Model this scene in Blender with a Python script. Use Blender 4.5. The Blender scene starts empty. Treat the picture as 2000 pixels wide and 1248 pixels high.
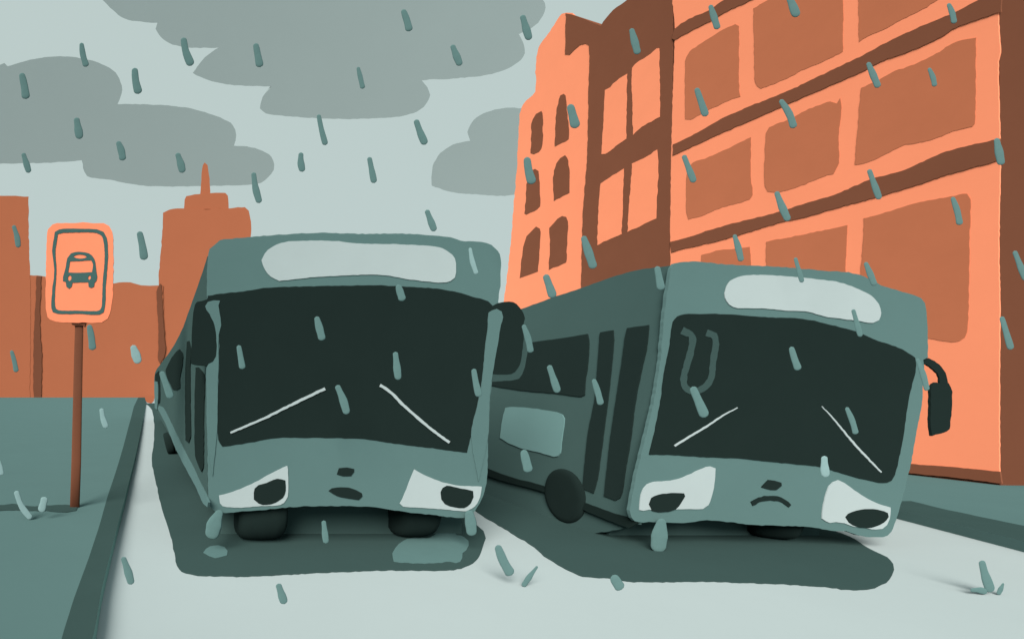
import bpy, math, random
from mathutils import Vector
from mathutils.geometry import tessellate_polygon

# ------------------------------------------------------------------ scene, camera
sc = bpy.context.scene
COL = sc.collection
F, CX, CY, H = 900.0, 340.0, 768.0, 1.45      # focal length, axis point, camera height
cam = bpy.data.cameras.new('camera')
cam.sensor_fit = 'HORIZONTAL'; cam.sensor_width = 36.0
cam.lens = F / 2000 * 36.0
cam.shift_x = (1000 - CX) / 2000; cam.shift_y = (CY - 624) / 2000
cam.clip_start = 0.05; cam.clip_end = 6000
co = bpy.data.objects.new('camera', cam); COL.objects.link(co)
co.location = (0, 0, H); co.rotation_euler = (math.pi / 2, 0, 0)
sc.camera = co
CAM = Vector((0, 0, H))

# ------------------------------------------------------------------ materials
def srgb(c):
    c /= 255.0
    return c / 12.92 if c <= .04045 else ((c + .055) / 1.055) ** 2.4
GAIN = {}
def mat(name, rgb, gain, var=.035, scale=3.0, streak=1.0):
    """painted / matte surface: base colour with a faint, broad wash of lighter and darker pigment"""
    m = bpy.data.materials.new(name); m.use_nodes = True
    nt = m.node_tree; nt.nodes.clear()
    out = nt.nodes.new('ShaderNodeOutputMaterial')
    d = nt.nodes.new('ShaderNodeBsdfDiffuse')
    tc = nt.nodes.new('ShaderNodeTexCoord')
    mp = nt.nodes.new('ShaderNodeMapping'); mp.inputs['Scale'].default_value = (1, 1, streak)
    n1 = nt.nodes.new('ShaderNodeTexNoise'); n1.inputs['Scale'].default_value = scale
    n1.inputs['Detail'].default_value = 6; n1.inputs['Roughness'].default_value = .65
    mr = nt.nodes.new('ShaderNodeMapRange')
    mr.inputs['From Min'].default_value = .3; mr.inputs['From Max'].default_value = .7
    mr.inputs['To Min'].default_value = 1 - var; mr.inputs['To Max'].default_value = 1 + var
    vm = nt.nodes.new('ShaderNodeVectorMath'); vm.operation = 'SCALE'
    vm.inputs[0].default_value = [min(.97, srgb(c) * g) for c, g in zip(rgb, gain)]
    L = nt.links.new
    L(tc.outputs['Object'], mp.inputs['Vector']); L(mp.outputs['Vector'], n1.inputs['Vector'])
    L(n1.outputs['Fac'], mr.inputs['Value']); L(mr.outputs['Result'], vm.inputs['Scale'])
    L(vm.outputs['Vector'], d.inputs['Color']); L(d.outputs['BSDF'], out.inputs['Surface'])
    d.inputs['Roughness'].default_value = .5
    m.diffuse_color = (*[srgb(c) for c in rgb], 1)
    return m
PALE, TEAL, DTEAL, DARK = (190, 206, 203), (99, 131, 127), (66, 89, 85), (36, 49, 46)
ORANGE, BRICK, BROWN, CLOUD = (250, 152, 111), (185, 111, 78), (126, 80, 59), (148, 164, 161)
GLYPH, LDROP = (74, 107, 102), (140, 171, 168)
#GAINS-BEGIN
G_ = {'trim': (0.6, 0.62, 0.67), 'kerb_f': (3.2, 3.051, 3.133), 'kerb_t': (0.599, 0.612, 0.667), 'road': (0.619, 0.617, 0.67), 'walk': (0.646, 0.642, 0.695), 'walk_r': (0.587, 0.602, 0.657), 'kerb': (0.637, 0.639, 0.689), 'kerb_r': (2.089, 2.003, 2.152), 'painted_shadow': (0.634, 0.639, 0.694), 'painted_shadow_r': (0.606, 0.614, 0.666), 'pale_reflection': (0.649, 0.665, 0.722), 'front': (0.701, 0.699, 0.758), 'side': (0.785, 0.778, 0.842), 'side_r': (0.988, 0.999, 1.09), 'band': (0.644, 0.648, 0.709), 'band_r': (1.122, 1.142, 1.249), 'glass': (0.689, 0.693, 0.747), 'glass_r': (0.88, 0.892, 0.976), 'tyre': (0.763, 0.773, 0.843), 'lamp': (0.685, 0.682, 0.739), 'orange': (0.965, 0.994, 1.088), 'sign': (0.907, 0.879, 0.954), 'glyph': (0.859, 0.853, 0.923), 'pane': (1.043, 1.051, 1.14), 'opane': (0.956, 0.988, 1.077), 'brown': (0.998, 0.999, 1.082), 'endwall_shade': (0.666, 0.673, 0.733), 'pole': (0.794, 0.802, 0.875), 'skyline': (0.821, 0.833, 0.904), 'far_strip': (0.828, 0.826, 0.895), 'cloud': (0.812, 0.797, 0.862), 'drop': (0.806, 0.804, 0.872), 'ldrop': (0.806, 0.804, 0.872), 'mirror_line': (0.701, 0.699, 0.758), 'shade_l': (1.0, 0.99, 1.07), 'shade_f': (1.2, 1.18, 1.28), 'shade_r': (0.85, 0.86, 0.94)}
#GAINS-END
def g(k): return G_.get(k, (1, 1, 1))
M = {
 'road': mat('wet_pale_road', PALE, g('road'), .012, .8),
 'walk': mat('teal_paving', TEAL, g('walk'), .02, 1.2),
 'walk_r': mat('teal_paving_far_side', TEAL, g('walk_r'), .02, 1.2),
 'kerb': mat('dark_pole_shadow_paint', DTEAL, g('kerb'), .03, 3),  # shadow colour for the painted strip of the sign pole
 'kerb_f': mat('kerb_stone_face_brightened', DTEAL, g('kerb_f'), .03, 3),  # same kerb stone, colour brightened to offset the unlit face
 'kerb_t': mat('dark_kerb_stone_top', DTEAL, g('kerb_t'), .03, 3),
 'kerb_r': mat('kerb_stone_far_face_brightened', DTEAL, g('kerb_r'), .03, 3),  # brighter copy of the stone, makes up for the dim right face
 'painted_shadow': mat('dark_bus_shadow_paint', DTEAL, g('painted_shadow'), .02, 2),  # shadow colour for the road below the left bus
 'painted_shadow_r': mat('dark_bus_shadow_paint_far', DTEAL, g('painted_shadow_r'), .02, 2),
 'pale_reflection': mat('pale_reflection_paint', TEAL, g('pale_reflection'), .03, 4),
 'front': mat('teal_bus_paint', TEAL, g('front'), .02, 2),
 'side': mat('dark_teal_bus_side', DTEAL, g('side'), .02, 2),  # side walls darker than the front by base colour
 'side_r': mat('dark_teal_bus_side_brightened', DTEAL, g('side_r'), .02, 2),  # lighter copy, colour raised against the shade between the buses
 'band': mat('teal_trim_paint', TEAL, g('band'), .02, 2),
 'band_r': mat('teal_panel_paint', TEAL, g('band_r'), .02, 2),
 'glass': mat('dark_tinted_glass', DARK, g('glass'), .03, 2),
 'glass_r': mat('dark_side_glass', DARK, g('glass_r'), .03, 2),
 'trim': mat('black_skirt_rubber', DARK, g('trim'), .03, 3),
 'shade_l': mat('dark_teal_shade_filler', DTEAL, g('shade_l'), .02, 2),  # shadow colour for the panels added under the buses
 'shade_f': mat('dark_teal_front_shade_filler', DTEAL, g('shade_f'), .02, 2),
 'shade_r': mat('dark_teal_side_shade_filler', DTEAL, g('shade_r'), .02, 2),
 'tyre': mat('black_rubber', DARK, g('tyre'), .05, 6),
 'lamp': mat('pale_lamp_glass', PALE, g('lamp'), .015, 3),
 'mirror_line': mat('dark_teal_mirror_outline', DTEAL, g('mirror_line'), .03, 4),
 'orange': mat('orange_render', ORANGE, g('orange'), .02, .9),
 'sign': mat('orange_sign_enamel', ORANGE, g('sign'), .02, 4),
 'glyph': mat('teal_sign_ink', GLYPH, g('glyph'), .05, 9),
 'pane': mat('brick_brown_blind', BRICK, g('pane'), .025, 1.5),
 'opane': mat('orange_blind', ORANGE, g('opane'), .02, 1.5),
 'brown': mat('dark_brown_render', BROWN, g('brown'), .03, 1.1),
 'endwall_shade': mat('shade_brown_gable', BROWN, g('endwall_shade'), .03, 1.1),  # orange building's end wall, its shade put into the colour
 'pole': mat('brown_pole_paint', BROWN, g('pole'), .04, 6),
 'skyline': mat('far_brick', BRICK, g('skyline'), .02, .08),
 'far_strip': mat('far_brown', BROWN, g('far_strip'), .03, .1),
 'cloud': mat('grey_cloud', CLOUD, g('cloud'), .012, .02),
 'drop': mat('teal_rain', TEAL, g('drop'), .04, 30),
 'ldrop': mat('pale_rain', LDROP, g('ldrop'), .04, 30),
}

# ------------------------------------------------------------------ outlines and planes
rng = random.Random(7)
def smooth(pts, closed=True, step=7.0, amp=.8, corner=48):
    """hand-drawn outline: soft curve through the points, sharp where the points turn sharply, slight wobble"""
    P = [Vector((p[0], p[1])) for p in pts]; n = len(P)
    def turn(i):
        if not closed and i in (0, n - 1): return True
        a, b = P[i] - P[i - 1], P[(i + 1) % n] - P[i]
        if a.length < 1e-6 or b.length < 1e-6: return True
        return math.degrees(a.angle(b)) > corner
    cor = [turn(i) for i in range(n)]
    out = []
    for i in range(n if closed else n - 1):
        p1, p2 = P[i], P[(i + 1) % n]; seg = (p2 - p1); L = seg.length
        if L < 1e-6: continue
        def tan(j):
            if cor[j]: return seg.copy()
            t = P[(j + 1) % n] - P[j - 1]
            return t.normalized() * L
        m1, m2 = tan(i), tan((i + 1) % n)
        k = max(1, int(L / step))
        for s in range(k):
            t = s / k; t2, t3 = t * t, t * t * t
            q = p1 * (2*t3 - 3*t2 + 1) + m1 * (t3 - 2*t2 + t) + p2 * (-2*t3 + 3*t2) + m2 * (t3 - t2)
            q = q + Vector((rng.uniform(-amp, amp), rng.uniform(-amp, amp)))
            out.append(q)
    if not closed: out.append(P[-1])
    return out
def ribbon(path, w0, w1=None, mid=None):
    """outline of a brush line of given width along a path"""
    P = smooth(path, closed=False, step=5, amp=.4, corner=80); n = len(P)
    w1 = w0 if w1 is None else w1
    Lt, Rt = [], []
    for i, p in enumerate(P):
        d = (P[min(i + 1, n - 1)] - P[max(i - 1, 0)]).normalized()
        nn = Vector((-d.y, d.x)); t = i / (n - 1)
        w = (w0 * (1 - t) + w1 * t) if mid is None else (w0 * (1 - t) ** 2 + mid * 2 * t * (1 - t) + w1 * t * t)
        w *= 1 + rng.uniform(-.12, .12)
        Lt.append(p + nn * w / 2); Rt.append(p - nn * w / 2)
    return Lt + Rt[::-1]
class Plane:
    def __init__(s, p0, n):
        s.p0 = Vector(p0); s.n = Vector(n).normalized()
        if s.n.dot(CAM - s.p0) < 0: s.n = -s.n
    def at(s, q, off=0.0):
        d = Vector(((q[0] - CX) / F, 1.0, -(q[1] - CY) / F))
        p0 = s.p0 + s.n * off
        return CAM + d * ((p0 - CAM).dot(s.n) / d.dot(s.n))
def zplane(z): return Plane((0, 0, z), (0, 0, 1))
def yplane(y): return Plane((0, y, 0), (0, 1, 0))

def link(name, verts, faces, m, parent=None, base=None, shade=False):
    if base is None: base = Vector(parent['_b']) if parent is not None else Vector((0, 0, 0))
    me = bpy.data.meshes.new(name)
    me.from_pydata([tuple(Vector(v) - base) for v in verts], [], faces)
    me.update()
    import bmesh
    bm = bmesh.new(); bm.from_mesh(me)
    bmesh.ops.recalc_face_normals(bm, faces=bm.faces[:])
    bm.to_mesh(me); bm.free()
    if shade:
        for p in me.polygons: p.use_smooth = True
    me.materials.append(M[m])
    o = bpy.data.objects.new(name, me); COL.objects.link(o)
    if parent is not None: o.parent = parent
    else: o.location = base
    o['_b'] = tuple(base)
    return o
def solid(name, loops3, ext, m, parent=None, base=None, taper=1.0):
    """closed slab: an outline (and holes) in space, extruded along ext"""
    flat = [v for lp in loops3 for v in lp]; n = len(flat)
    tris = tessellate_polygon([[Vector(v) for v in lp] for lp in loops3])
    cen = sum((Vector(v) for v in loops3[0]), Vector()) / len(loops3[0])
    verts = flat + [cen + (v - cen) * taper + ext for v in flat]
    faces = [tuple(t) for t in tris] + [tuple(i + n for i in t[::-1]) for t in tris]
    k = 0
    for lp in loops3:
        c = len(lp)
        for i in range(c):
            a, b = k + i, k + (i + 1) % c
            faces.append((a, b, b + n, a + n))
        k += c
    return link(name, verts, faces, m, parent, base)
def plate(name, pts, pl, off, thick, m, parent=None, base=None, raw=False, holes=(), amp=.8, corner=48, taper=1.0, fall=0.0):
    loops = [[pl.at(q, off) for q in (pts if raw else smooth(pts, amp=amp, corner=corner))]]
    for h in holes: loops.append([pl.at(q, off) for q in smooth(h, amp=amp * .6, step=3)])
    return solid(name, loops, -pl.n * thick - Vector((0, 0, fall)), m, parent, base, taper)
def Z(pts, x0, y0, s): return [(x0 + a / s, y0 + b / s) for a, b in pts]

def tag(o, label=None, cat=None, group=None, kind=None):
    if label: o['label'] = label
    if cat: o['category'] = cat
    if group: o['group'] = group
    if kind: o['kind'] = kind
    return o
def thing(name, base, label, cat, group=None):
    o = bpy.data.objects.new(name, None); COL.objects.link(o)
    o.location = base; o['_b'] = tuple(base); o.empty_display_size = .3
    return tag(o, label, cat, group)
def wheel(name, c, r, w, parent, rx=0, tilt=0.0, m='tyre', yaw=0.0):
    """tyre with rounded shoulders and a recessed hub, axle along X"""
    prof = [(0, -.5*w), (.50*r, -.5*w), (.56*r, -.49*w), (.80*r, -.5*w), (.93*r, -.42*w), (.985*r, -.25*w), (r, 0),
            (.985*r, .25*w), (.93*r, .42*w), (.80*r, .5*w), (.56*r, .49*w), (.50*r, .5*w), (0, .5*w)]
    N = 40; vs, fs = [], []
    for rr, x in prof:
        for k in range(N):
            a = 2 * math.pi * k / N
            v = Vector((x, rr * math.cos(a), rr * math.sin(a)))
            v = Vector((v.x * math.cos(tilt) + v.z * math.sin(tilt), v.y, -v.x * math.sin(tilt) + v.z * math.cos(tilt)))
            v = Vector((v.x * math.cos(yaw) - v.y * math.sin(yaw), v.x * math.sin(yaw) + v.y * math.cos(yaw), v.z))
            vs.append(Vector(c) + v)
    for i in range(len(prof) - 1):
        for k in range(N):
            fs.append((i*N + k, i*N + (k+1) % N, (i+1)*N + (k+1) % N, (i+1)*N + k))
    return link(name, vs, fs, m, parent, shade=True)
def loft(name, secs, m, parent):
    """closed shell through quads (list of 4-point sections)"""
    vs = [v for s in secs for v in s]; n = len(secs); fs = [(0, 1, 2, 3), tuple(4*(n-1) + k for k in (3, 2, 1, 0))]
    for i in range(n - 1):
        for k in range(4):
            fs.append((4*i + k, 4*i + (k+1) % 4, 4*(i+1) + (k+1) % 4, 4*(i+1) + k))
    return link(name, vs, fs, m, parent)

# ------------------------------------------------------------------ ground, kerbs, pavements
S = 2500
link('road', [(-S, -S, 0), (S, -S, 0), (S, S, 0), (-S, S, 0)], [(0, 1, 2, 3)], 'road')['kind'] = 'structure'
g0, g1 = zplane(0), zplane(.10)
L_out = Z([(470,1248),(495,1090),(530,930),(575,740),(620,560),(650,430),(680,290),(706,150)], 0, 750, 2.506)
L_in = Z([(300,1248),(365,1040),(420,890),(480,710),(530,540),(570,420),(605,300),(655,110)], 0, 750, 2.506)
def flatline(pix, pl): return [pl.at(q) for q in smooth(pix, closed=False, amp=.25, step=16)]
lo = flatline([(150, 1420)] + L_out, g0); li = flatline([(72, 1420)] + L_in, g1)
lo = [Vector((lo[0].x + .1, -6, 0))] + lo + [Vector((-9.4, 160, 0)), Vector((-9.4, 900, 0))]
li = [Vector((li[0].x, -6, .10))] + li + [Vector((-12.4, 160, .10)), Vector((-12.4, 900, .10))]
up = Vector((0, 0, .10))
kl = solid('kerb', [[p + up for p in lo] + li[::-1]], -up, 'kerb_f'); kl['kind'] = 'structure'
kl.data.materials.append(M['kerb'])
for p in kl.data.polygons:
    if p.normal.z > .5: p.material_index = 1
eps = Vector((0, 0, -.003))
solid('pavement', [[p + eps for p in li] + [Vector((-400, 900, .097)), Vector((-400, -6, .097))]], Vector((0, 0, -.097)), 'walk')['kind'] = 'structure'
R_out = [(1751, 1012.5), (2000, 1078), (2300, 1157)]
R_in = Z([(1000,380),(1060,380),(1200,415),(1290,435),(1480,475),(1769,535)], 1450, 860, 3.216) + [(2150, 1060), (2300, 1092)]
ro = [g0.at(q) for q in R_out]; ri = flatline(R_in, g1)
ro = [Vector((9.0, 900, 0)), Vector((9.0, 30, 0)), Vector((8.8, 8, 0))] + ro + [Vector((6.6, 2.4, 0)), Vector((6.4, -6, 0))]
ri = [Vector((9.6, 900, .10)), Vector((9.6, 30, .10)), Vector((9.4, 8, .10))] + ri + [Vector((6.9, 2.4, .10)), Vector((6.7, -6, .10))]
kr = solid('kerb', [[p + up for p in ro] + ri[::-1]], -up, 'kerb_r'); kr['kind'] = 'structure'
kr.data.materials.append(M['kerb_t'])
for p in kr.data.polygons:
    if p.normal.z > .5: p.material_index = 1
solid('pavement', [[p + eps for p in ri] + [Vector((400, -6, .097)), Vector((400, 900, .097))]], Vector((0, 0, -.097)), 'walk_r')['kind'] = 'structure'
tag(plate('pole_shadow_strip', [(-150,983),(0,985),(30,984),(60,988),(100,986),(135,985),(152,988),(148,996),(130,1000),(90,997),(0,996),(-150,995)],
      g1, .004, .003, 'kerb', base=g1.at((75, 990))), kind='structure')  # shadow of the sign pole, painted as a thin dark strip

# shadows of the buses, painted on the road as flat dark sheets
shadow_l = [(283,788),(297,801),(301,850),(297,902),(304,938),(313.5,981),(326,1023),(335,1054),(342,1087),(345.5,1103),(354.6,1115),(380,1122.5),
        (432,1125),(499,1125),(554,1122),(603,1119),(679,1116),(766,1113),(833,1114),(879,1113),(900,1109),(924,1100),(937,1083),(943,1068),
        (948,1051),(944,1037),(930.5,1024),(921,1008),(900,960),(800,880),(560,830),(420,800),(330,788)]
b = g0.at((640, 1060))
bus_shadow = thing('painted_shadow', b, 'dark painted shadow under the bus nearest the bus stop, with paler reflection patches', 'painted_shadow')
plate('water', shadow_l, g0, .004, .003, 'painted_shadow', bus_shadow)  # this sheet is the painted shadow of the left bus
plate('pale_reflection', Z([(480,900),(500,865),(550,820),(600,802),(720,798),(780,768),(830,752),(870,762),(895,782),(940,795),(970,820),(973,850),(955,880),(930,898),
      (932,930),(915,955),(890,963),(850,952),(800,960),(690,963),(560,960),(490,950)], 620, 806, 3.285), g0, .008, .003, 'pale_reflection', bus_shadow)  # paler patches painted in as reflections
plate('pale_reflection', Z([(387,980),(400,955),(430,940),(480,935),(520,942),(543,970),(535,995),(500,1010),(460,1013),(420,1003)], 280, 780, 3.285), g0, .008, .003, 'pale_reflection', bus_shadow)
shadow_r = [(850,880),(880,950),(930.5,999),(967,1022),(997.5,1040),(1037,1064),(1062,1085),(1090,1102),(1124,1120),(1146,1126),(1187,1129),(1224,1135),(1295,1136),
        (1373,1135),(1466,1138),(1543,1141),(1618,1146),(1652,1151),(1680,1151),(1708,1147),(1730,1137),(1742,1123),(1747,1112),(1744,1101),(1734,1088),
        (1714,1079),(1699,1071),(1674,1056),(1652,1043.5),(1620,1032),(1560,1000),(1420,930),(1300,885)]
tag(plate('painted_shadow', shadow_r, g0, .004, .003, 'painted_shadow_r', base=g0.at((1350, 1100))),
    'dark painted shadow under the frowning bus beside the brown and orange buildings', 'painted_shadow')

# ------------------------------------------------------------------ street row on the far pavement
A0, A1 = Vector((12.17, 6.8, 0)), Vector((12.5, 11.56, 0))
dirv = (A1 - A0).normalized(); nrm = Vector((-dirv.y, dirv.x, 0))
FAC = Plane(A0, nrm); back = -FAC.n
def onfac(px, z=0.0):
    p = FAC.at((px, 800)); return Vector((p.x, p.y, z))
# near block: orange with brown string courses and big brick-brown windows
b = onfac(1953, .15)
bA = thing('office_building', b, 'big orange building with brown bands and large brick brown square windows', 'building')
ca, cb = onfac(1953), onfac(1313)
solid('gable_wall', [[Vector((ca.x, ca.y, .09)), Vector((cb.x, cb.y, .09)), Vector((cb.x, cb.y, 14.5)), Vector((ca.x, ca.y, 14.5))]], back * 9, 'endwall_shade', bA)  # end wall painted in shadow brown
def ztop(px, z): q = onfac(px, z); return (px, CY - (z - H) * F / q.y)
wallA = [(1313, 900), (1316,640),(1310,525),(1309,470),(1311,300),(1314,180),(1318,50),(1313,0), ztop(1313, 14.3), ztop(1950, 14.3), (1948,-300),(1949,26),(1953,104),(1949,122),(1952,270),(1953,320),(1950,480),(1952,600),(1951,760),(1952,926), (1780,912),(1500,880)]
plate('facade', wallA, FAC, .015, .015, 'orange', bA, amp=.6, corner=30)
z1 = lambda p: Z(p, 1300, 0, 2.857)
z5 = lambda p: Z(p, 960, 280, 3.566)
c1 = lambda p: Z(p, 960, 0, 3.7816)
belts = [
 [(1313,76),(1317,58),(1345,38),(1384,21),(1415,0),(1560,-78),(1760,-190),(1955,-310),(1955,-270),(1760,-150),(1560,-50),(1464,2),(1415,25),(1394,38),(1359,56),(1316,79)],
 z1([(40,810),(180,740),(290,675),(480,590),(680,510),(900,405),(1100,310),(1250,230),(1400,160),(1580,85),(1750,0)]) + [(1955,-24),(1955,25)] +
 z1([(1850,75),(1740,110),(1600,165),(1540,205),(1380,280),(1200,345),(1100,400),(960,460),(730,560),(480,670),(230,780),(40,870)]),
 [(1309,473),(1340,465),(1378,452),(1430,437),(1517,415),(1580,395),(1636,378),(1702,350),(1755,336),(1790,322),(1835,301),(1891,285),(1953,271),(1954,313),(1895,329),
  (1846,343),(1790,362),(1720,383),(1650,402),(1580,422),(1517,437),(1420,466),(1340,485),(1310,493)],
]
for p in belts: plate('string_course', p, FAC, .03, .014, 'brown', bA)
wins = [
 z1([(115,320),(135,290),(200,240),(260,205),(330,160),(390,138),(410,145),(410,500),(418,540),(370,555),(250,610),(140,668),(110,668),(108,370)]),
 z1([(490,50),(600,-14),(990,-230),(990,290),(900,335),(780,385),(660,445),(530,497),(510,480),(498,455)]),
 z1([(1072,-270),(1700,-640),(1700,-95),(1520,0),(1440,50),(1330,105),(1200,175),(1130,200),(1080,235)]),
 z1([(120,960),(150,910),(220,885),(300,850),(400,805),(475,768),(475,1000),(487,1090),(470,1112),(400,1135),(320,1155),(200,1205),(125,1225),(115,1190)]),
 z1([(560,745),(580,712),(680,670),(800,610),(920,568),(955,580),(975,550),(982,600),(965,760),(965,910),(935,970),(880,985),(760,1035),(620,1075),(570,1068),(553,1040)]),
 z1([(1090,490),(1180,455),(1260,405),(1390,360),(1510,300),(1620,235),(1730,210),(1725,690),(1710,705),(1630,725),(1500,775),(1400,800),(1340,808),(1250,850),(1130,905),(1055,922)]),
 [(1369,498),(1406,489),(1464,483),(1467,512),(1468,690),(1369,700)],
 [(1496,472),(1560,460),(1655,440),(1651,530),(1650,700),(1496,715)],
 [(1687,427),(1730,415),(1790,397),(1850,385),(1888,378),(1895,390),(1893,480),(1892,560),(1888,650),(1875,665),(1850,667),(1812,660),(1700,650),(1676,640),(1680,540),(1686,470)],
]
for p in wins: plate('window', p, FAC, .021, .005, 'pane', bA)
plate('plinth', [(1500,882),(1640,893),(1780,906),(1860,912),(1953,921),(1956,944),(1860,932),(1780,924),(1640,905),(1500,892)], FAC, .035, .019, 'brown', bA, amp=.5)

# middle block: dark brown with orange blinds
polyB = [(1313,880),(1313,-120),(1270,-60),(1225,0),(1198,20),(1185,35),(1173,51),(1150,42),(1115,28),(1105,27),(1103,107),(1113,107),(1122,97),(1133,89),(1143,86),(1150,90),
         (1151,110),(1149,200),(1147,300),(1141,380),(1137,450),(1135,560),(1135,835)]
b = onfac(1220, .15)
bB = thing('town_house', b, 'narrow dark brown building with four tall orange windows between two orange buildings', 'building')
plate('facade', polyB, FAC, .012, 5.0, 'brown', bB, fall=2.0)
for p in [c1([(838,670),(875,645),(920,600),(1000,545),(993,1030),(940,1065),(900,1100),(840,1138),(813,1140)]),
          c1([(1040,505),(1090,455),(1150,420),(1220,362),(1238,360),(1240,600),(1245,865),(1180,900),(1110,940),(1045,1000),(1040,760)]),
          z5([(757,280),(820,240),(920,180),(910,500),(903,635),(830,665),(735,710),(745,450)]),
          z5([(980,140),(1060,105),(1155,45),(1160,200),(1150,400),(1145,525),(1060,565),(947,617),(960,400)])]:
    plate('window', p, FAC, .018, .005, 'opane', bB)
# far block: orange with arched windows
polyC = [(985,815),(983,600),(988,560),(998,470),(1003,400),(1008,350),(1011,300),(1015,225),(1022,204),(1045,179),(1046,135),(1052,92),(1070,68),(1097,27),(1106,25),(1118,26),(1125,60),(1160,80),(1160,830)]
b = onfac(1065, .15)
bC = thing('corner_building', b, 'tall stepped orange building with six dark arched windows', 'building')
plate('facade', polyC, FAC, 0, 4.5, 'orange', bC, fall=4.0)
for p in [c1([(295,920),(305,880),(330,845),(365,825),(375,840),(378,1000),(370,1100),(350,1125),(310,1140),(290,1135)]),
          c1([(475,870),(490,770),(510,705),(530,695),(545,710),(553,780),(560,850),(572,960),(570,1030),(520,1058),(467,1083)]),
          z5([(243,290),(262,220),(285,188),(305,177),(325,195),(335,300),(338,440),(320,460),(245,497),(228,490),(240,380)]),
          z5([(430,240),(450,140),(480,105),(510,85),(528,100),(543,230),(540,345),(500,365),(432,405)]),
          z5([(215,760),(230,690),(245,645),(280,610),(310,583),(335,592),(340,620),(325,890),(260,915),(195,938)]),
          z5([(402,590),(430,560),(460,525),(490,507),(520,515),(530,545),(528,650),(520,830),(460,855),(397,882),(407,700)])]:
    plate('window', p, FAC, .006, .005, 'brown', bC)

# ------------------------------------------------------------------ far skyline and clouds
def sky_block(y): return yplane(y)
tag(plate('tower_block', [(-200,372),(0,383),(30,383),(56,385),(56,450),(58,520),(60,600),(58,779),(-200,779)], yplane(149.9), 0, 14, 'skyline', taper=.75, base=Vector((-52, 149.9, 0))),
    'flat topped brick brown tower block behind the bus stop sign', 'building')
b = Vector((-25, 150, 0))
low = thing('row_building', b, 'long low brick brown building behind the bus stop pole', 'building')
plate('wall', [(50,538),(80,539),(95,543),(215,553),(240,551),(262,553),(275,557),(300,558),(319,558),(319,779),(200,778),(50,779)], yplane(150), 0, 12, 'skyline', low, taper=.85)
plate('brown_strip', [(71,540),(80,539),(78,640),(82,700),(80,776),(67,780),(65,760),(66,650),(69,600)], yplane(150), .3, .2, 'far_strip', low)  # plain dark brown strip on the low wall
b = Vector((10, 150.3, 0))
tow = thing('skyscraper', b, 'brick brown skyscraper with a stepped top and a thin spire', 'building')
plate('shaft', [(310,560),(315,480),(319,416),(330,410),(345,407),(400,409),(450,407),(478,405),(486,412),(490,440),(490,470),(492,776),(320,776)], yplane(150.3), 0, 20, 'skyline', tow, taper=.75)
plate('crown', [(359,410),(361,390),(364,383),(380,380),(420,377),(440,377),(445,382),(447,408)], yplane(150.3), -.3, 12, 'skyline', tow, amp=.6, taper=.7)
plate('spire', [(391,382),(394,345),(396,323),(400,318),(405,323),(409,350),(411,380)], yplane(150.3), -.6, 3, 'skyline', tow, amp=.5)
plate('brown_strip', [(306,570),(312,553),(316,556),(317,600),(321,655),(322,690),(312,710),(309,704),(309,640)], yplane(149.8), .1, .2, 'far_strip', low)  # second dark brown strip, at the wall's other end
tag(plate('gate_post', [(283,772),(302,772),(299,784),(295,787),(288,787),(284,782)], yplane(66), 0, .5, 'skyline', base=Vector((-3.5, 66, 0))),
    'small brick brown post at the far end of the kerb', 'post')

cl = [('broad grey rain cloud hanging overhead at the top of the sky', 330,
  [(150,-60),(200,0),(225,25),(243,37),(275,43),(307,45),(304,57),(322,80),(345,90),(383,94),(427,94),(400,113),(377,143),(400,155),(450,166),(530,170),(513,190),(508,212),(520,222),
   (580,229),(690,233),(780,228),(820,215),(838,195),(838,178),(824,157),(900,153),(960,145),(1000,130),(1022,112),(1025,95),(1014,68),(1045,50),(1060,32),(1066,15),(1060,0),(1030,-60),(900,-120),(300,-130)]),
 ('layered grey rain cloud above the spire and the bus stop sign', 310,
  [(-160,140),(0,127),(8,124),(14,130),(60,117),(110,111),(170,117),(220,137),(238,168),(237,185),(230,204),(300,205),(370,212),(430,230),(455,245),(461,265),(457,285),(490,288),(525,302),
   (536,322),(530,340),(510,357),(490,361),(380,364),(280,363),(210,351),(170,345),(164,335),(160,314),(100,318),(0,320),(-160,318)]),
 ('small grey rain cloud tucked behind the stepped orange building', 320,
  [(1100,215),(1020,212),(990,211),(950,220),(925,235),(913,258),(918,275),(885,283),(860,300),(845,325),(843,363),(880,375),(930,380),(970,383),(1000,381),(1060,370),(1100,340)])]
for lab, y, p in cl:
    pl = yplane(y); cen = pl.at((sum(a for a, _ in p) / len(p), sum(c for _, c in p) / len(p)))
    tag(plate('cloud', p, pl, 0, 1.0, 'cloud', base=cen, amp=.7, corner=60, taper=.93), lab, 'cloud', 'grey rain clouds')

# ------------------------------------------------------------------ bus stop
base = g1.at((146, 990))
SY = base.y
bs = thing('bus_stop_sign', base, 'orange bus stop sign with a bus pictogram on a brown pole', 'sign')
N = 16; vs, fs = [], []
ppx = [(146, 991, 9.5), (149, 900, 9.5), (151, 800, 9), (153, 700, 8.6), (155, 625, 8.2), (155, 540, 8)]
for px, py, w in ppx:
    c = yplane(SY).at((px, py)); r = w / F * SY
    for k in range(N):
        a = 2 * math.pi * k / N; vs.append(c + Vector((r * math.cos(a), r * .35 * math.sin(a), 0)))
for i in range(len(ppx) - 1):
    for k in range(N): fs.append((i*N + k, i*N + (k+1) % N, (i+1)*N + (k+1) % N, (i+1)*N + k))
fs += [tuple(range(N))[::-1], tuple((len(ppx) - 1) * N + k for k in range(N))]
link('pole', vs, fs, 'pole', bs, shade=True)
zs = lambda p: Z(p, 0, 400, 3.12)
SP = yplane(SY - .06)
plate('bracket', zs([(435,700),(530,700),(515,745),(505,735),(450,735),(437,728)]), SP, -.02, .05, 'pole', bs, amp=.4)
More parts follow.
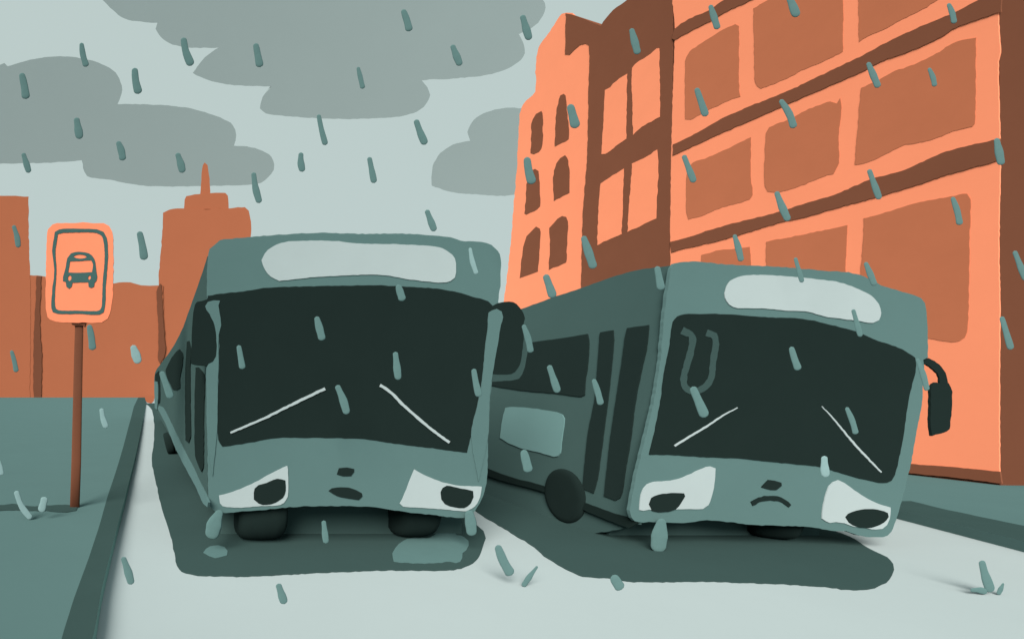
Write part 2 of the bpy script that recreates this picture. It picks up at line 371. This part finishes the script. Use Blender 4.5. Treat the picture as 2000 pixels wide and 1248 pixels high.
plate('sign_board', zs([(285,200),(292,150),(320,118),(350,112),(450,113),(530,108),(570,115),(630,113),(665,130),(685,165),(690,300),(690,450),(685,560),(672,660),(655,695),(620,715),
      (500,717),(340,714),(305,700),(283,660),(278,600),(280,400)]), SP, 0, .03, 'sign', bs)
plate('border', zs([(328,200),(335,165),(360,150),(520,146),(590,150),(630,165),(650,200),(657,340),(645,480),(640,620),(630,655),(605,670),(480,665),(350,664),(322,655),(313,630),(318,520),(330,400),(318,280)]),
      SP, .006, .004, 'glyph', bs, holes=[zs([(348,210),(352,180),(380,172),(520,168),(585,172),(618,190),(632,230),(637,340),(625,480),(620,615),(610,640),(590,647),(480,645),(360,643),(340,632),(333,600),(337,500),(343,400),(338,280)])], amp=.5)
plate('bus_symbol', zs([(383,466),(384,440),(400,380),(410,325),(432,297),(480,287),(520,290),(560,308),(580,350),(585,400),(592,440),(588,463),(576,475),(572,500),(555,507),(540,500),(538,472),(440,475),(437,497),(420,512),(405,500),(400,470)]),
      SP, .006, .004, 'glyph', bs, amp=.3, holes=[
      zs([(446,315),(465,306),(490,304),(515,308),(530,318),(515,326),(490,328),(465,325)]),
      zs([(426,345),(415,412),(470,414),(560,411),(566,365),(555,338),(500,342)]),
      zs([(425,429),(435,440),(434,455),(424,465),(414,457),(414,440)]),
      zs([(546,430),(554,438),(553,450),(544,458),(537,450),(537,437)])])

# ------------------------------------------------------------------ buses
def bus_front(t, FP, d):
    for nm, pts, off, th, m in d:
        pass

# --- left bus -------------------------------------------------------------
YL = 4.2
FP = yplane(YL)
base = Vector(((680 - CX) / F * YL, YL, 0))
b1 = thing('bus', base, 'teal bus with a dark oval mouth, standing at the kerb by the bus stop', 'bus', 'buses waiting in the rain')
za = lambda p: Z(p, 270, 430, 3.119); zb = lambda p: Z(p, 640, 430, 3.119)
zc = lambda p: Z(p, 280, 780, 3.285); zd = lambda p: Z(p, 620, 800, 3.285)
front_L = [(410,487),(420,478),(430,470),(445,467),(500,462),(560,458),(620,455),(700,457),(800,457),(850,461),(880,464),(900,470),(940,473),(960,479),(972,490),(978,505),(977,560),(973,590),(979,612),(972,674),
           (964,719),(957,780),(954,830),(953,876),(952,922),(947,958),(937,983),(927.5,998),(918,1007),(905,1011),(873,1009),(845,1005),(803,1001),(763,995),(727,990),(669,988),
           (615,988),(566,990),(505,996),(472,998),(440,1001),(423,1000),(412,991),(408,978),(406,896),(405,780),(404,680),(405,590),(405,520)]
plate('front_panel', front_L, FP, 0, .03, 'front', b1)
wl = [(406,578),(430,574),(475,569),(514,563),(571,560),(690,558),(730,557),(787,560),(845,563),(884,569),(922,579),(953,589),(962,597),(956,612),(954,635),(948,680),(941,744),
      (930,802),(915,873),(912,884),(879,880),(845,875),(809,871),(763,865),(727,859),(681,856),(620,855),(545,855),(505,861),(472,867),(435,872),(426,859),(425,780),(427,735),(428,660),(420,600),(406,590)]
ws = plate('windscreen', wl, FP, .004, .003, 'glass', b1, amp=.6)
for path, a, bb in [([(450,845),(490,828),(520,815),(560,795),(580,785),(605,773),(635,759)], 4.0, 5.5), ([(743,752),(762,765),(785,788),(800,802),(815,815),(845,840),(878,864)], 5.5, 5)]:
    plate('wiper', ribbon(path, a, bb), FP, .016, .006, 'lamp', b1, raw=True)
plate('destination_display', [(511,508.5),(517,496),(530,483),(549,475),(571,471),(655,471),(704,476),(768,477),(832,480),(858,483),(877,492.5),(888.5,505),(891,523),(888.5,542),(880,548.6),
      (864,552),(832,550),(794,545),(762,539),(730,536.4),(682,538),(607,542),(546,548.6),(536,545),(523,534),(514,520)], FP, .008, .006, 'lamp', b1, amp=.5)
hl = plate('headlight', zc([(485,615),(550,600),(620,575),(720,530),(830,470),(925,425),(930,500),(930,600),(915,645),(880,675),(760,683),(630,693),(510,685),(492,665)]), FP, .008, .007, 'lamp', b1, amp=.5)
plate('lens', zc([(715,570),(740,550),(790,535),(860,508),(910,520),(915,585),(895,630),(850,660),(790,675),(740,668),(710,640),(710,600)]), FP, .012, .003, 'glass', hl, amp=.5)
hl = plate('headlight', zd([(622,382),(680,415),(750,445),(830,472),(920,487),(1055,492),(1045,560),(1025,600),(990,635),(950,650),(820,640),(700,630),(550,620),(530,602),(560,540),(590,460)]), FP, .008, .007, 'lamp', b1, amp=.5)
plate('lens', zd([(830,487),(900,500),(1000,520),(1003,560),(985,600),(940,632),(880,625),(820,605),(795,575),(792,530),(805,500)]), FP, .012, .003, 'glass', hl, amp=.5)
plate('nose', zd([(125,415),(140,375),(190,370),(235,380),(235,400),(215,425),(160,425)]), FP, .008, .007, 'glass', b1, amp=.4)
plate('mouth', zd([(72,520),(95,505),(130,498),(200,500),(250,515),(285,535),(290,555),(265,580),(230,575),(150,560),(100,540)]), FP, .008, .007, 'glass', b1, amp=.4)
# mirrors hang outside the corner pillars
plate('wing_mirror', [(408,578),(404,585),(385,590),(381,595),(377,616),(375,654),(373,709),(381,712),(405,715),(411,709),(423,700),(425,654),(424,620),(428,584)], FP, .007, .05, 'glass', b1, amp=.5)
plate('pillar', [(401,598),(406,590),(417,587),(430,587),(427,597),(432,635),(427,654),(427,712),(425.5,750),(424,840),(415,930),(405,850),(403,750),(403,718),(408,710.5),(416,707),(422,696),(423,667),(419,635),(409.5,614),(403,605)],
      FP, .010, .0095, 'front', b1, amp=.4)
mr = plate('wing_mirror', [(958,600),(970,593),(985,590),(1002,590),(1015,600),(1023,613),(1025,622),(1022,635),(1023,654),(1020,686.5),(1015,712),(1005.5,726.6),(989.5,731),(955,730)], FP, .007, .05, 'glass', b1, amp=.5)
plate('mirror_outline', [(1020,625),(1028,645),(1032,664),(1028,702.5),(1020,731),(1013.5,739),(986,744),(950,746),(950,720),(1000,640)], FP, .003, .04, 'mirror_line', mr, amp=.5)
plate('pillar', [(955,611),(961,606),(970,603),(980,608),(982.5,619),(977,641.6),(972,674),(964,718.6),(959,751),(956,783),(953.5,850),(935,940),(921,850),(933,792),(940,757),(944.6,718.6),(948,680),(952.6,641.6)],
      FP, .010, .0095, 'front', b1, amp=.4)
# side wall, seen in steep perspective
YR = 24.0
s0 = Vector(((406 - CX) / F * (YL + .031), YL + .031, 0)); s1 = Vector(((303 - CX) / F * YR, YR, 0))
sd = (s1 - s0).normalized(); SIDE = Plane(s0, Vector((sd.y, -sd.x, 0)))
side_top = [(405.2,501),(402,511),(390,548),(375,590),(358,638),(350,655),(335,682),(322,700),(303,728)]
side_L = side_top + [(302,760),(304,797),(325,838),(350,882),(380,940),(405.2,986)]
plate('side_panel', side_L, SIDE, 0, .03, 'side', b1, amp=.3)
plate('window', za([(165,915),(180,880),(215,820),(250,785),(270,810),(268,880),(255,950),(255,1020),(235,1035),(210,1030),(185,980)]), SIDE, .012, .01, 'glass', b1, amp=.4)
plate('door', [(364.6,667),(369,666),(372,680),(371,718),(371,780),(372,853),(368,865),(362,860),(361,780),(362,720)], SIDE, .012, .01, 'glass', b1, amp=.4)
plate('door', [(382,718),(387,717),(398,731),(399,750),(397,810),(397,841),(397,880),(396,914),(393,921),(388,911),(381,890),(380,780),(381,740)], SIDE, .012, .01, 'glass', b1, amp=.4)
plate('window', [(303,731),(310,724),(312,745),(312,785),(309,789),(309,750),(303,743)], SIDE, .02, .01, 'glass', b1, amp=.2)
plate('trim_band', zc([(100,40),(125,50),(160,120),(240,290),(300,410),(370,560),(415,660),(410,690),(385,670),(340,570),(260,420),(200,300),(140,150),(90,60)]), SIDE, .02, .02, 'band', b1, amp=.4)
plate('tail_strip', [(301,745),(307,745),(308,780),(307,800),(302,797)], SIDE, .03, .02, 'band', b1, amp=.2)
secs = []
for px, py in side_top:
    p = SIDE.at((px, py)); k = (p.y - YL) / (YR - YL)
    w = 2.40 * (1 - k) + 1.9 * k
    q = Vector((p.x, p.y, 0)) + Vector((.045, 0, 0)); zt = p.z - .02; zb_ = .42 * (1 - k) + .66 * k
    if p.y < YL + .1: q.y = YL + .1; q.x = (406 - CX) / F * (YL + .031) + .045
    secs.append([Vector((q.x, q.y, zb_)), Vector((q.x, q.y, zt)), Vector((q.x + w, q.y, zt)), Vector((q.x + w, q.y, zb_))])
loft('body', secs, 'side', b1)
def wx(px, y): return (px - CX) / F * y
wheel('wheel', (wx(505, 4.60), 4.61, .34), .34, .46, b1)
wheel('wheel', (wx(800, 4.68), 4.70, .34), .34, .37, b1)
plate('shade_filler', [(432,960),(560,950),(740,950),(900,965),(902,1000),(902,1056),(640,1056),(432,1056),(432,1000)], yplane(YL + .55), 0, .03, 'shade_l', b1)  # added panel in shadow colour, covers the black gap under the bus
gp = g0.at((331, 886))
wheel('wheel', (gp.x, gp.y, .255), .27, .2, b1, tilt=-.25)
wheel('wheel', (gp.x + 2.0, gp.y, .27), .27, .24, b1)

# --- right bus ------------------------------------------------------------
YR_ = 4.28
FQ = yplane(YR_)
base = Vector(((1510 - CX) / F * YR_, YR_, 0))
b2 = thing('bus', base, 'teal bus with a downturned mouth and drooping corner, by the big orange building', 'bus', 'buses waiting in the rain')
ze = lambda p: Z(p, 1220, 480, 3.119); zf = lambda p: Z(p, 1560, 480, 2.971)
zg = lambda p: Z(p, 1000, 860, 3.216); zh = lambda p: Z(p, 1450, 860, 3.216); zi = lambda p: Z(p, 940, 560, 3.285)
front_R = [(1311.6,524),(1318,515),(1329,512),(1367,511),(1410,516),(1467,519),(1520,521),(1566,525),(1627,530),(1658,532),(1694,543),(1721,557),(1762,570),(1790,578),(1799,582),(1806,591),(1809,604),(1811.7,640),(1812,698),(1803,703),(1805,716),
           (1802,766),(1800,793),(1792,833),(1785.5,870),(1779,907),(1775,922),(1768,952),(1761,978),(1750,1015),(1742,1037),(1733,1045.6),(1714,1049),(1692,1047.5),(1668,1043),(1652,1037),(1630,1036),
           (1584,1029.5),(1546,1027),(1481,1025),(1420,1019),(1382,1015.5),(1336,1021),(1311,1021),(1267,1019),(1247,1020),(1234,1011),(1230,997),(1236,962.6),(1245.6,916),(1257,868),(1273,804),(1282,755),(1289,711),(1292,679),(1298.6,608)]
plate('front_panel', front_R, FQ, 0, .03, 'front', b2)
wr = [(1314.6,629),(1319,623),(1331,615),(1367,613),(1422,614),(1508,620),(1560,622),(1592,627),(1617,633),(1674,648),(1708,663),(1755,679),(1775,690),(1787,699),(1789,720),(1782,749),(1772,800),(1764,857),
      (1755,900),(1748,927),(1742,938),(1724,943),(1708,940),(1674,932),(1624,917.5),(1602,911),(1565,907),(1490,900),(1450,895),(1389,893),(1311,888),(1268,887),(1275,862),(1292,775),(1297,730),(1308,679)]
plate('windscreen', wr, FQ, .008, .006, 'glass', b2, amp=.6)
plate('wiper', ribbon([(1318,871),(1348,852),(1380,833),(1412,812),(1441,796)], 3, 1.2, 4.4), FQ, .016, .006, 'lamp', b2, raw=True)
plate('wiper', ribbon([(1606,794),(1623,812),(1645,838),(1670,868),(1700,900),(1722,922)], 1.2, 2.6, 5.6), FQ, .016, .006, 'lamp', b2, raw=True)
plate('mirror_outline', ribbon(ze([(352,516),(412,552),(408,620),(385,710),(362,800),(370,862),(420,886),(488,862),(530,800),(540,700),(556,600),(545,548),(500,530)]), 14, 13, 11), FQ, .012, .003, 'mirror_line', b2, raw=True)  # reflected mirror outline painted on the windscreen as a stroke
plate('destination_display', [(1415.6,573),(1419,560),(1428,548),(1451,539),(1486,537),(1525,539),(1569,542.5),(1610,547),(1641,552),(1671,562.5),(1701,577.6),(1716.5,594),(1721,611),(1716.5,625),(1705,630.5),(1678,627),(1610,618),
      (1580,609),(1540,607),(1496,603),(1451,602),(1431.6,599.6),(1420,589)], FQ, .008, .006, 'lamp', b2, amp=.5)
hl = plate('headlight', zg([(800,435),(805,370),(825,300),(850,275),(895,258),(970,255),(1050,240),(1130,208),(1200,175),(1250,162),(1278,175),(1272,270),(1255,350),(1235,405),(1200,430),(1090,430),(1020,433),(860,435),(825,440)]), FQ, .008, .007, 'lamp', b2, amp=.5)
plate('lens', zg([(862,400),(875,360),(920,340),(1000,330),(1080,332),(1088,350),(1065,390),(1030,430),(990,445),(920,450),(880,440)]), FQ, .012, .003, 'glass', hl, amp=.5)
hl = plate('headlight', zh([(502,490),(505,430),(520,360),(545,290),(570,262),(605,248),(640,265),(700,310),(770,355),(860,400),(930,420),(932,440),(925,490),(910,530),(880,553),(840,560),(760,545),(700,540),(640,520),(590,512),(550,517)]), FQ, .008, .007, 'lamp', b2, amp=.5)
plate('lens', zh([(650,480),(665,460),(720,440),(800,430),(870,437),(915,455),(920,480),(890,515),(840,540),(790,548),(720,540),(670,515)]), FQ, .012, .003, 'glass', hl, amp=.5)
plate('nose', zh([(120,293),(165,248),(205,252),(245,265),(248,285),(215,310),(150,303)]), FQ, .008, .007, 'glass', b2, amp=.4)
plate('mouth', ribbon(zh([(62,398),(110,372),(180,362),(240,370),(280,395),(300,412)]), 8, 7, 11), FQ, .008, .007, 'glass', b2, raw=True)
arm = ribbon(zf([(700,668),(750,672),(800,705),(832,745),(845,800)]), 12, 15)
mr = plate('wing_mirror', zf([(770,820),(800,790),(835,800),(870,795),(890,850),(888,960),(878,1065),(840,1085),(772,1103),(765,980),(768,900)]), FQ, -.02, .018, 'glass', b2, amp=.9)
plate('mirror_arm', arm, FQ, -.024, .012, 'glass', mr, raw=True)
# side wall
t0 = Vector((wx(1240, 4.3), 4.3, 0)); td = Vector((70 / F, 1, 0)).normalized()
SR = Plane(t0, Vector((td.y, -td.x, 0)))
if True:
    # tie the wall to the leaning front edge: wall stands behind the panel's lower corner, its top follows the panel's slant
    lean = Vector((wx(1311, 4.312) - wx(1238, 4.312), 0, (1018 - 524) / F * 4.312)).normalized()
    pA = yplane(4.312).at((1240, 1015)); nS = td.cross(lean)
    SR = Plane(pA, nS)
top_R = [(1314,519),(1285,522),(1255,526),(1230,531),(1197,541),(1165,552),(1130,565),(1090,577),(1055,590),(1020,603),(960,620),(880,643),(800,665),(740,682)]
bot_R = [(740,852),(800,872),(880,898),(955,924),(1000,938),(1059,954),(1129,983),(1186,1005),(1242,1022)]
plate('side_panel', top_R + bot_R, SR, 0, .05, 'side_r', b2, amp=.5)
plate('window', [(1040,668),(1086,662),(1147,652),(1149.4,663.5),(1148,706),(1143,742.6),(1141,771.6),(1135,774.6),(1086,768.5),(1016,762),(976.5,756),(930,748),(880,742),(820,742),(830,705),(900,690),(980,677)], SR, .012, .01, 'glass_r', b2, amp=.4)
plate('door', [(1172,649),(1197,645),(1198,663.5),(1191,743),(1180.5,828),(1175.7,866),(1166,934.6),(1158.6,963),(1136.8,953),(1141.5,903.5),(1146,860),(1150,834),(1161,779),(1165,733.5),(1168,697),(1171,652)], SR, .012, .01, 'glass_r', b2, amp=.4)
plate('door', [(1224.6,640.7),(1266.6,635),(1262.7,675.7),(1253.5,718),(1240,785),(1231,858),(1221,916),(1214.5,959.5),(1210,972),(1202,977),(1179,968),(1183.5,928),(1191,860),(1202,785),(1214,706),(1220,660.5)], SR, .012, .01, 'glass_r', b2, amp=.4)
plate('advert_panel', zi([(155,775),(180,770),(330,780),(480,803),(520,820),(533,845),(515,980),(505,1065),(490,1085),(465,1090),(400,1070),(270,1040),(180,1005),(118,970),(125,910),(140,820)]), SR, .012, .01, 'band_r', b2, amp=.5)
plate('skirt_trim', [(740,842),(880,888),(955,916),(1000,932),(1059,948),(1129,977),(1155,986),(1193,1000),(1224,1009),(1247,1020),(1228,1031),(1185,1015),(1149,1000),(1129,990),(1059,960),(1000,944),(955,930),(880,900),(740,854)], SR, .013, .012, 'trim', b2, amp=.4)
secs = []
for i, (px, py) in enumerate(top_R):
    p = SR.at((px, py)); y = max(p.y, YR_ + .1)
    dz = p.z - .46; xb = p.x - lean.x / lean.z * dz
    w = 2.1
    secs.append([Vector((xb + .06, y, .46)), Vector((p.x + .06, y, p.z - .03)), Vector((xb + .06 + w, y, p.z - .26)), Vector((xb + .06 + w, y, .46))])
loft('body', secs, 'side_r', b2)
wc = g0.at((1094, 1019))
wheel('wheel', (wc.x + .03, wc.y - .02, .30), .30, .07, b2, yaw=-.12)
wheel('wheel', (wx(1503, 4.63), 4.63, .27), .27, .30, b2, yaw=-.62)
plate('shade_filler', [(1190,985),(1420,985),(1590,990),(1600,1000),(1600,1060),(1400,1060),(1190,1060)], yplane(YR_ + .42), 0, .03, 'shade_f', b2)  # added shadow-coloured panel behind the bumper, hides the dark gap
plate('shade_filler', [(740,848),(880,893),(955,920),(1059,953),(1129,983),(1186,1007),(1238,1025),(1196,1036),(1129,1040),(1059,1012),(955,968),(740,890)], SR, -.03, .03, 'shade_r', b2)  # added panel below the skirt, coloured as the bus shadow
wheel('wheel', (wc.x + .7, wc.y + 6.2, .30), .30, .16, b2)

# ------------------------------------------------------------------ rain
def drop_mesh(path, w, y, taper=.68, name='raindrop', m='drop', onground=None):
    """elongated drop: a soft tapered bead along a slightly bent path, free in the air at depth y"""
    P = smooth(path, closed=False, step=1.6, amp=0, corner=80)
    ln = sum((P[i + 1] - P[i]).length for i in range(len(P) - 1)); cf = min(.4, .5 * w / ln)
    pl = yplane(y); C = [pl.at(p) for p in P]; n = len(C)
    r = 1.1 * w / 2 / F * y; cen = sum(C, Vector()) / n; N = 10; vs, fs = [], []
    ph = rng.uniform(0, 6)
    for i, c in enumerate(C):
        t = i / (n - 1)
        cap = math.sqrt(max(0.0, 1 - (1 - min(1, t / (cf * taper))) ** 2)) * math.sqrt(max(0.0, 1 - (1 - min(1, (1 - t) / cf)) ** 2))
        rr = r * max(.03, cap) * (taper + (1 - taper) * min(1, t / .55)) * (1 + .06 * math.sin(ph + 9 * t))
        d = (C[min(i+1, n-1)] - C[max(i-1, 0)]).normalized()
        u = d.cross(Vector((0, 1, 0))).normalized(); v = Vector((0, 1, 0))
        for k in range(N):
            a = 2 * math.pi * k / N; vs.append(c + u * rr * math.cos(a) + v * rr * .22 * math.sin(a))
    for i in range(n - 1):
        for k in range(N): fs.append((i*N + k, i*N + (k+1) % N, (i+1)*N + (k+1) % N, (i+1)*N + k))
    fs += [tuple(range(N))[::-1], tuple((n-1)*N + k for k in range(N))]
    return vs, fs, cen
def rain(a, bq, w, label, light=False, bend=0.0, y=None):
    mid = ((a[0] + bq[0]) / 2 + bend, (a[1] + bq[1]) / 2)
    lo_ = max(a[1], bq[1])
    if y is None:
        y = rng.uniform(2.5, 3.7)
        if lo_ > 1000: y = rng.uniform(1.7, 2.1)
    vs, fs, cen = drop_mesh([a, mid, bq], w, y)
    o = link('raindrop', vs, fs, 'ldrop' if light else 'drop', None, cen, shade=True)
    tag(o, label, 'raindrop', 'raindrops falling')
R_ = [
 ((159,84),(169,131),11,'slim teal raindrop on the top edge of the layered cloud, topmost there',0,-2),
 ((42,143),(51,194),14,'teal raindrop over the layered cloud, nearest its upper end by the picture edge',0,1),
 ((358,74),(374,129),14,'bent teal raindrop straddling the lower edge of the broad overhead cloud near its first step',0,-3),
 ((499,85),(508,132),13,'straight teal raindrop over the broad overhead cloud above its second step',0,0),
 ((263,133),(271,184),14,'hooked teal raindrop in the clear sky between the two large clouds',0,-2),
 ((149,230),(156,272),14,'stout teal raindrop over the middle of the layered cloud',0,0),
 ((230,276),(240,314),13,'teal raindrop over the lower layer of the layered cloud, left of the spire and higher',0,2),
 ((45,299),(57,338),11,'teal raindrop crossing the bottom edge of the layered cloud above the flat topped tower block',0,0),
 ((346,299),(357,338),13,'teal raindrop just left of the skyscraper spire',0,1),
 ((495,337),(507,397),12,'long teal raindrop crossing the cloud edge right of the skyscraper spire',0,-2),
 ((588,298),(591,336),12,'short stubby teal raindrop in clear sky above the left bus display',0,-2),
 ((622,224),(636,284),10,'thin teal raindrop dropping from the lowest bulge of the broad overhead cloud',0,-1),
 ((787,19),(800,62),13,'topmost teal raindrop over the middle of the broad overhead cloud',0,1),
 ((883,88),(899,129),13,'teal raindrop over the broad overhead cloud toward its right end',0,0),
 ((699,131),(709,174),9,'thin teal raindrop over the centre of the broad overhead cloud',0,0),
 ((1020,30),(1034,79),14,'teal raindrop at the right tip of the broad overhead cloud',0,0),
 ((812,234),(831,283),13,'slanting teal raindrop just under the broad cloud, left of the small cloud',0,-1),
 ((721,307),(731,358),11,'teal raindrop in open sky, halfway between overhead cloud and left bus roof',0,0),
 ((833,410),(849,452),12,'teal raindrop just above the left bus roof below the small cloud',0,0),
 ((1113,204),(1125,251),17,'fat teal raindrop beside the top right arched window',0,0),
 ((1029,307),(1040,360),16,'fat teal raindrop over the middle left arched window',0,-2),
 ((1233,56),(1246,107),14,'teal raindrop on the dark brown building above its upper orange windows',0,0),
 ((1387,10),(1402,58),13,'teal raindrop crossing the topmost brown band of the big orange building',0,0),
 ((1538,-14),(1557,34),16,'teal raindrop cut by the top of the frame on a brick brown window',0,0),
 ((1852,7),(1864,47),11,'teal raindrop crossing the brown band at its upper end by the dark gable',0,2),
 ((1360,172),(1379,228),13,'teal raindrop on the upper small brick brown window beside the dark brown building',0,0),
 ((1524,195),(1551,251),14,'curved teal raindrop hanging from the middle brown band onto the window below',0,4),
 ((1695,122),(1716,172),13,'teal raindrop at the top corner of the widest brick brown window',0,0),
 ((1814,133),(1826,170),10,'small teal raindrop inside the widest brick brown window',0,2),
 ((1335,303),(1356,357),12,'teal raindrop on the corner of the lower small brick brown window',0,0),
 ((1516,374),(1540,432),14,'teal raindrop between the middle window and the lowest brown band',0,-1),
 ((1697,331),(1718,390),12,'teal raindrop crossing the middle of the lowest brown band',0,0),
 ((1946,270),(1956,323),15,'teal raindrop where the lowest brown band meets the dark gable',0,0),
 ((1860,385),(1875,440),12,'teal raindrop inside the large bottom window near its upper corner',0,2),
 ((1981,490),(2004,548),12,'higher teal raindrop on the plain dark brown gable at the frame edge',0,0),
 ((1956,618),(1975,683),12,'lower teal raindrop on the plain dark brown gable',0,0),
 ((1434,458),(1448,511),12,'teal raindrop just above the roof of the right bus',0,1),
 ((1139,461),(1160,525),16,'long teal raindrop on the edge between the arched-window building and the brown one',0,0),
 ((1065,536),(1081,582),15,'teal raindrop at the foot of the arched-window building above the right bus side',0,0),
 ((1553,503),(1567,552),9,'thin teal raindrop across the roof edge above the right bus display',0,0),
 ((1690,512),(1709,558),12,'teal raindrop over the sloping roof end of the right bus',0,0),
 ((1283,520),(1292,567),14,'teal raindrop on the dark side of the right bus by its front roof corner',0,0),
 ((1666,604),(1681,658),10,'teal raindrop crossing the lower right end of the right bus display',0,0),
 ((1545,677),(1560,723),13,'teal raindrop in the middle of the right bus windscreen',0,-1),
 ((618,618),(630,665),14,'teal raindrop high on the left bus windscreen, above the wipers',0,0),
 ((466,674),(474,721),11,'slim teal raindrop on the left bus windscreen beside its left pillar',0,0),
 ((772,687),(778,742),13,'upright teal raindrop on the left bus windscreen above the right wiper',0,0),
 ((658,752),(678,809),14,'slanting teal raindrop between the two wipers of the left bus',0,2),
 ((777,556),(787,588),14,'short teal raindrop at the top edge of the left bus windscreen',0,0),
 ((925,720),(936,775),12,'teal raindrop beside the right pillar of the left bus windscreen',0,-1),
 ((918,484),(931,536),9,'pale raindrop on the left bus front beside the end of its display',1,-2),
 ((1022,634),(1037,689),12,'teal raindrop at the edge of the left bus right wing mirror',0,2),
 ((1072,713),(1090,767),13,'teal raindrop on the long side window of the right bus',0,0),
 ((1159,740),(1174,791),12,'teal raindrop on the rear door strip of the right bus side',0,1),
 ((1352,755),(1378,815),17,'fat teal raindrop under the mirror reflection in the right bus windscreen',0,0),
 ((1653,795),(1672,848),11,'teal raindrop beside the right wiper of the right bus',0,2),
 ((1791,700),(1811,763),11,'teal raindrop at the mirror arm of the right bus',0,2),
 ((1022,878),(1033,922),17,'teal raindrop under the pale advert panel on the right bus side',0,0),
 ((1610,890),(1613,932),15,'pale stubby raindrop above the right headlight of the right bus',1,-1),
 ((272,452),(282,508),14,'teal raindrop in clear sky between the sign and the skyscraper',0,1),
 ((26,440),(36,484),10,'teal raindrop on the flat topped tower block',0,2),
 ((174,634),(181,684),13,'teal raindrop just under the bus stop board beside the pole',0,1),
 ((259,674),(271,710),16,'pale raindrop against the long low building',1,0),
 ((22,684),(32,727),9,'thin teal raindrop low on the tower block at the frame edge',0,1),
 ((315,725),(334,778),13,'teal raindrop along the dark side of the left bus near its tail',0,0),
 ((198,797),(208,836),10,'pale curved raindrop over the pavement beside the sign pole',1,-2),
 ((-3,898),(4,928),9,'pale raindrop half outside the frame over the pavement',1,0),
 ((240,1087),(257,1141),14,'teal raindrop over the pale road beside the kerb',0,1),
 ((543,1139),(556,1179),14,'teal raindrop over the pale road in front of the left bus',0,0),
 ((632,1016),(637,1061),11,'slim teal raindrop below the left bus, between its front wheels',0,0),
 ((1196,1123),(1214,1151),19,'short fat teal raindrop at the front edge of the right painted shadow',0,0),
]
for a, bq, w, lab, lt, bend in R_: rain(a, bq, w, lab, bool(lt), bend)

def splash(base_px, z, strokes, label, m):
    """a drop striking the ground, with the beads it throws up"""
    bp = zplane(z).at(base_px); t = thing('rain_splash', bp, label, 'splash', 'drops splashing on the ground')
    for nm, path, w, tp in strokes:
        vs, fs, cen = drop_mesh(path, w, bp.y, taper=tp)
        link(nm, vs, fs, m, t, shade=True)
splash((1010, 1146), 0, [('drop', [(971,1064),(983,1095),(999,1123)], 17, .7), ('spray', [(1050,1105),(1037,1122),(1021,1145)], 10, .4)],
       'teal drop hitting the road between the two buses, throwing one spray', 'drop')
splash((1930, 1162), 0, [('drop', [(1917,1094),(1924,1122),(1936,1156)], 17, .6), ('spray', [(1895,1152),(1912,1152),(1928,1156)], 11, .5), ('spray', [(1960,1138),(1955,1149),(1949,1161)], 9, .4)],
       'teal drop hitting the road near the far kerb, throwing two sprays', 'drop')
splash((60, 1015), .10, [('drop', [(31,958),(42,988),(61,1013)], 11, .8), ('spray', [(88,970),(85,982),(80,1000)], 13, 1.0)],
       'pale drop hitting the pavement beside the bus stop pole', 'ldrop')
def drip(path, w, y, label, tp):
    vs, fs, cen = drop_mesh(path, w, y, taper=tp)
    tag(link('water_drip', vs, fs, 'drop', None, cen, shade=True), label, 'water drip', 'drips falling from the bumpers')
drip([(431,996),(420,1020),(412,1052)], 27, YL - .05, 'teal tear of water under the left bus corner nearest the bus stop', .45)
drip([(915,996),(919,1018),(922,1046)], 20, YL - .05, 'teal drip under the left bus corner nearest the right bus', .8)
drip([(1293,1012),(1289,1040),(1285,1078)], 30, YR_ - .05, 'teal teardrop hanging below the right bus headlight', .5)

# ------------------------------------------------------------------ light
to_sun = Vector((-.46, -.70, .54)).normalized()
sun = bpy.data.lights.new('sun', 'SUN'); sun.energy = 5.0; sun.angle = math.radians(32); sun.color = (1.0, .93, .84)
so = bpy.data.objects.new('sun', sun); COL.objects.link(so)
so.rotation_euler = (-to_sun).to_track_quat('-Z', 'Y').to_euler(); so.location = (-10, -10, 20)
w = bpy.data.worlds.new('World'); sc.world = w; w.use_nodes = True
nt = w.node_tree; nt.nodes.clear()
out = nt.nodes.new('ShaderNodeOutputWorld'); add = nt.nodes.new('ShaderNodeAddShader')
bg1 = nt.nodes.new('ShaderNodeBackground'); bg2 = nt.nodes.new('ShaderNodeBackground')
sky = nt.nodes.new('ShaderNodeTexSky'); sky.sky_type = 'NISHITA'; sky.sun_disc = False
sky.sun_elevation = math.asin(to_sun.z); sky.sun_rotation = math.atan2(to_sun.x, to_sun.y)
nt.links.new(sky.outputs[0], bg1.inputs['Color']); bg1.inputs['Strength'].default_value = .004
bg2.inputs['Color'].default_value = (*[srgb(c) for c in PALE], 1); bg2.inputs['Strength'].default_value = .97   # the closed grey cloud deck
nt.links.new(bg1.outputs[0], add.inputs[0]); nt.links.new(bg2.outputs[0], add.inputs[1]); nt.links.new(add.outputs[0], out.inputs['Surface'])
sc.view_settings.view_transform = 'Standard'; sc.view_settings.look = 'None'
sc.view_settings.exposure = 0; sc.view_settings.gamma = 1
sc.cycles.max_bounces = 6; sc.cycles.diffuse_bounces = 3; sc.cycles.use_denoising = True
for o in bpy.data.objects:
    if '_b' in o: del o['_b']
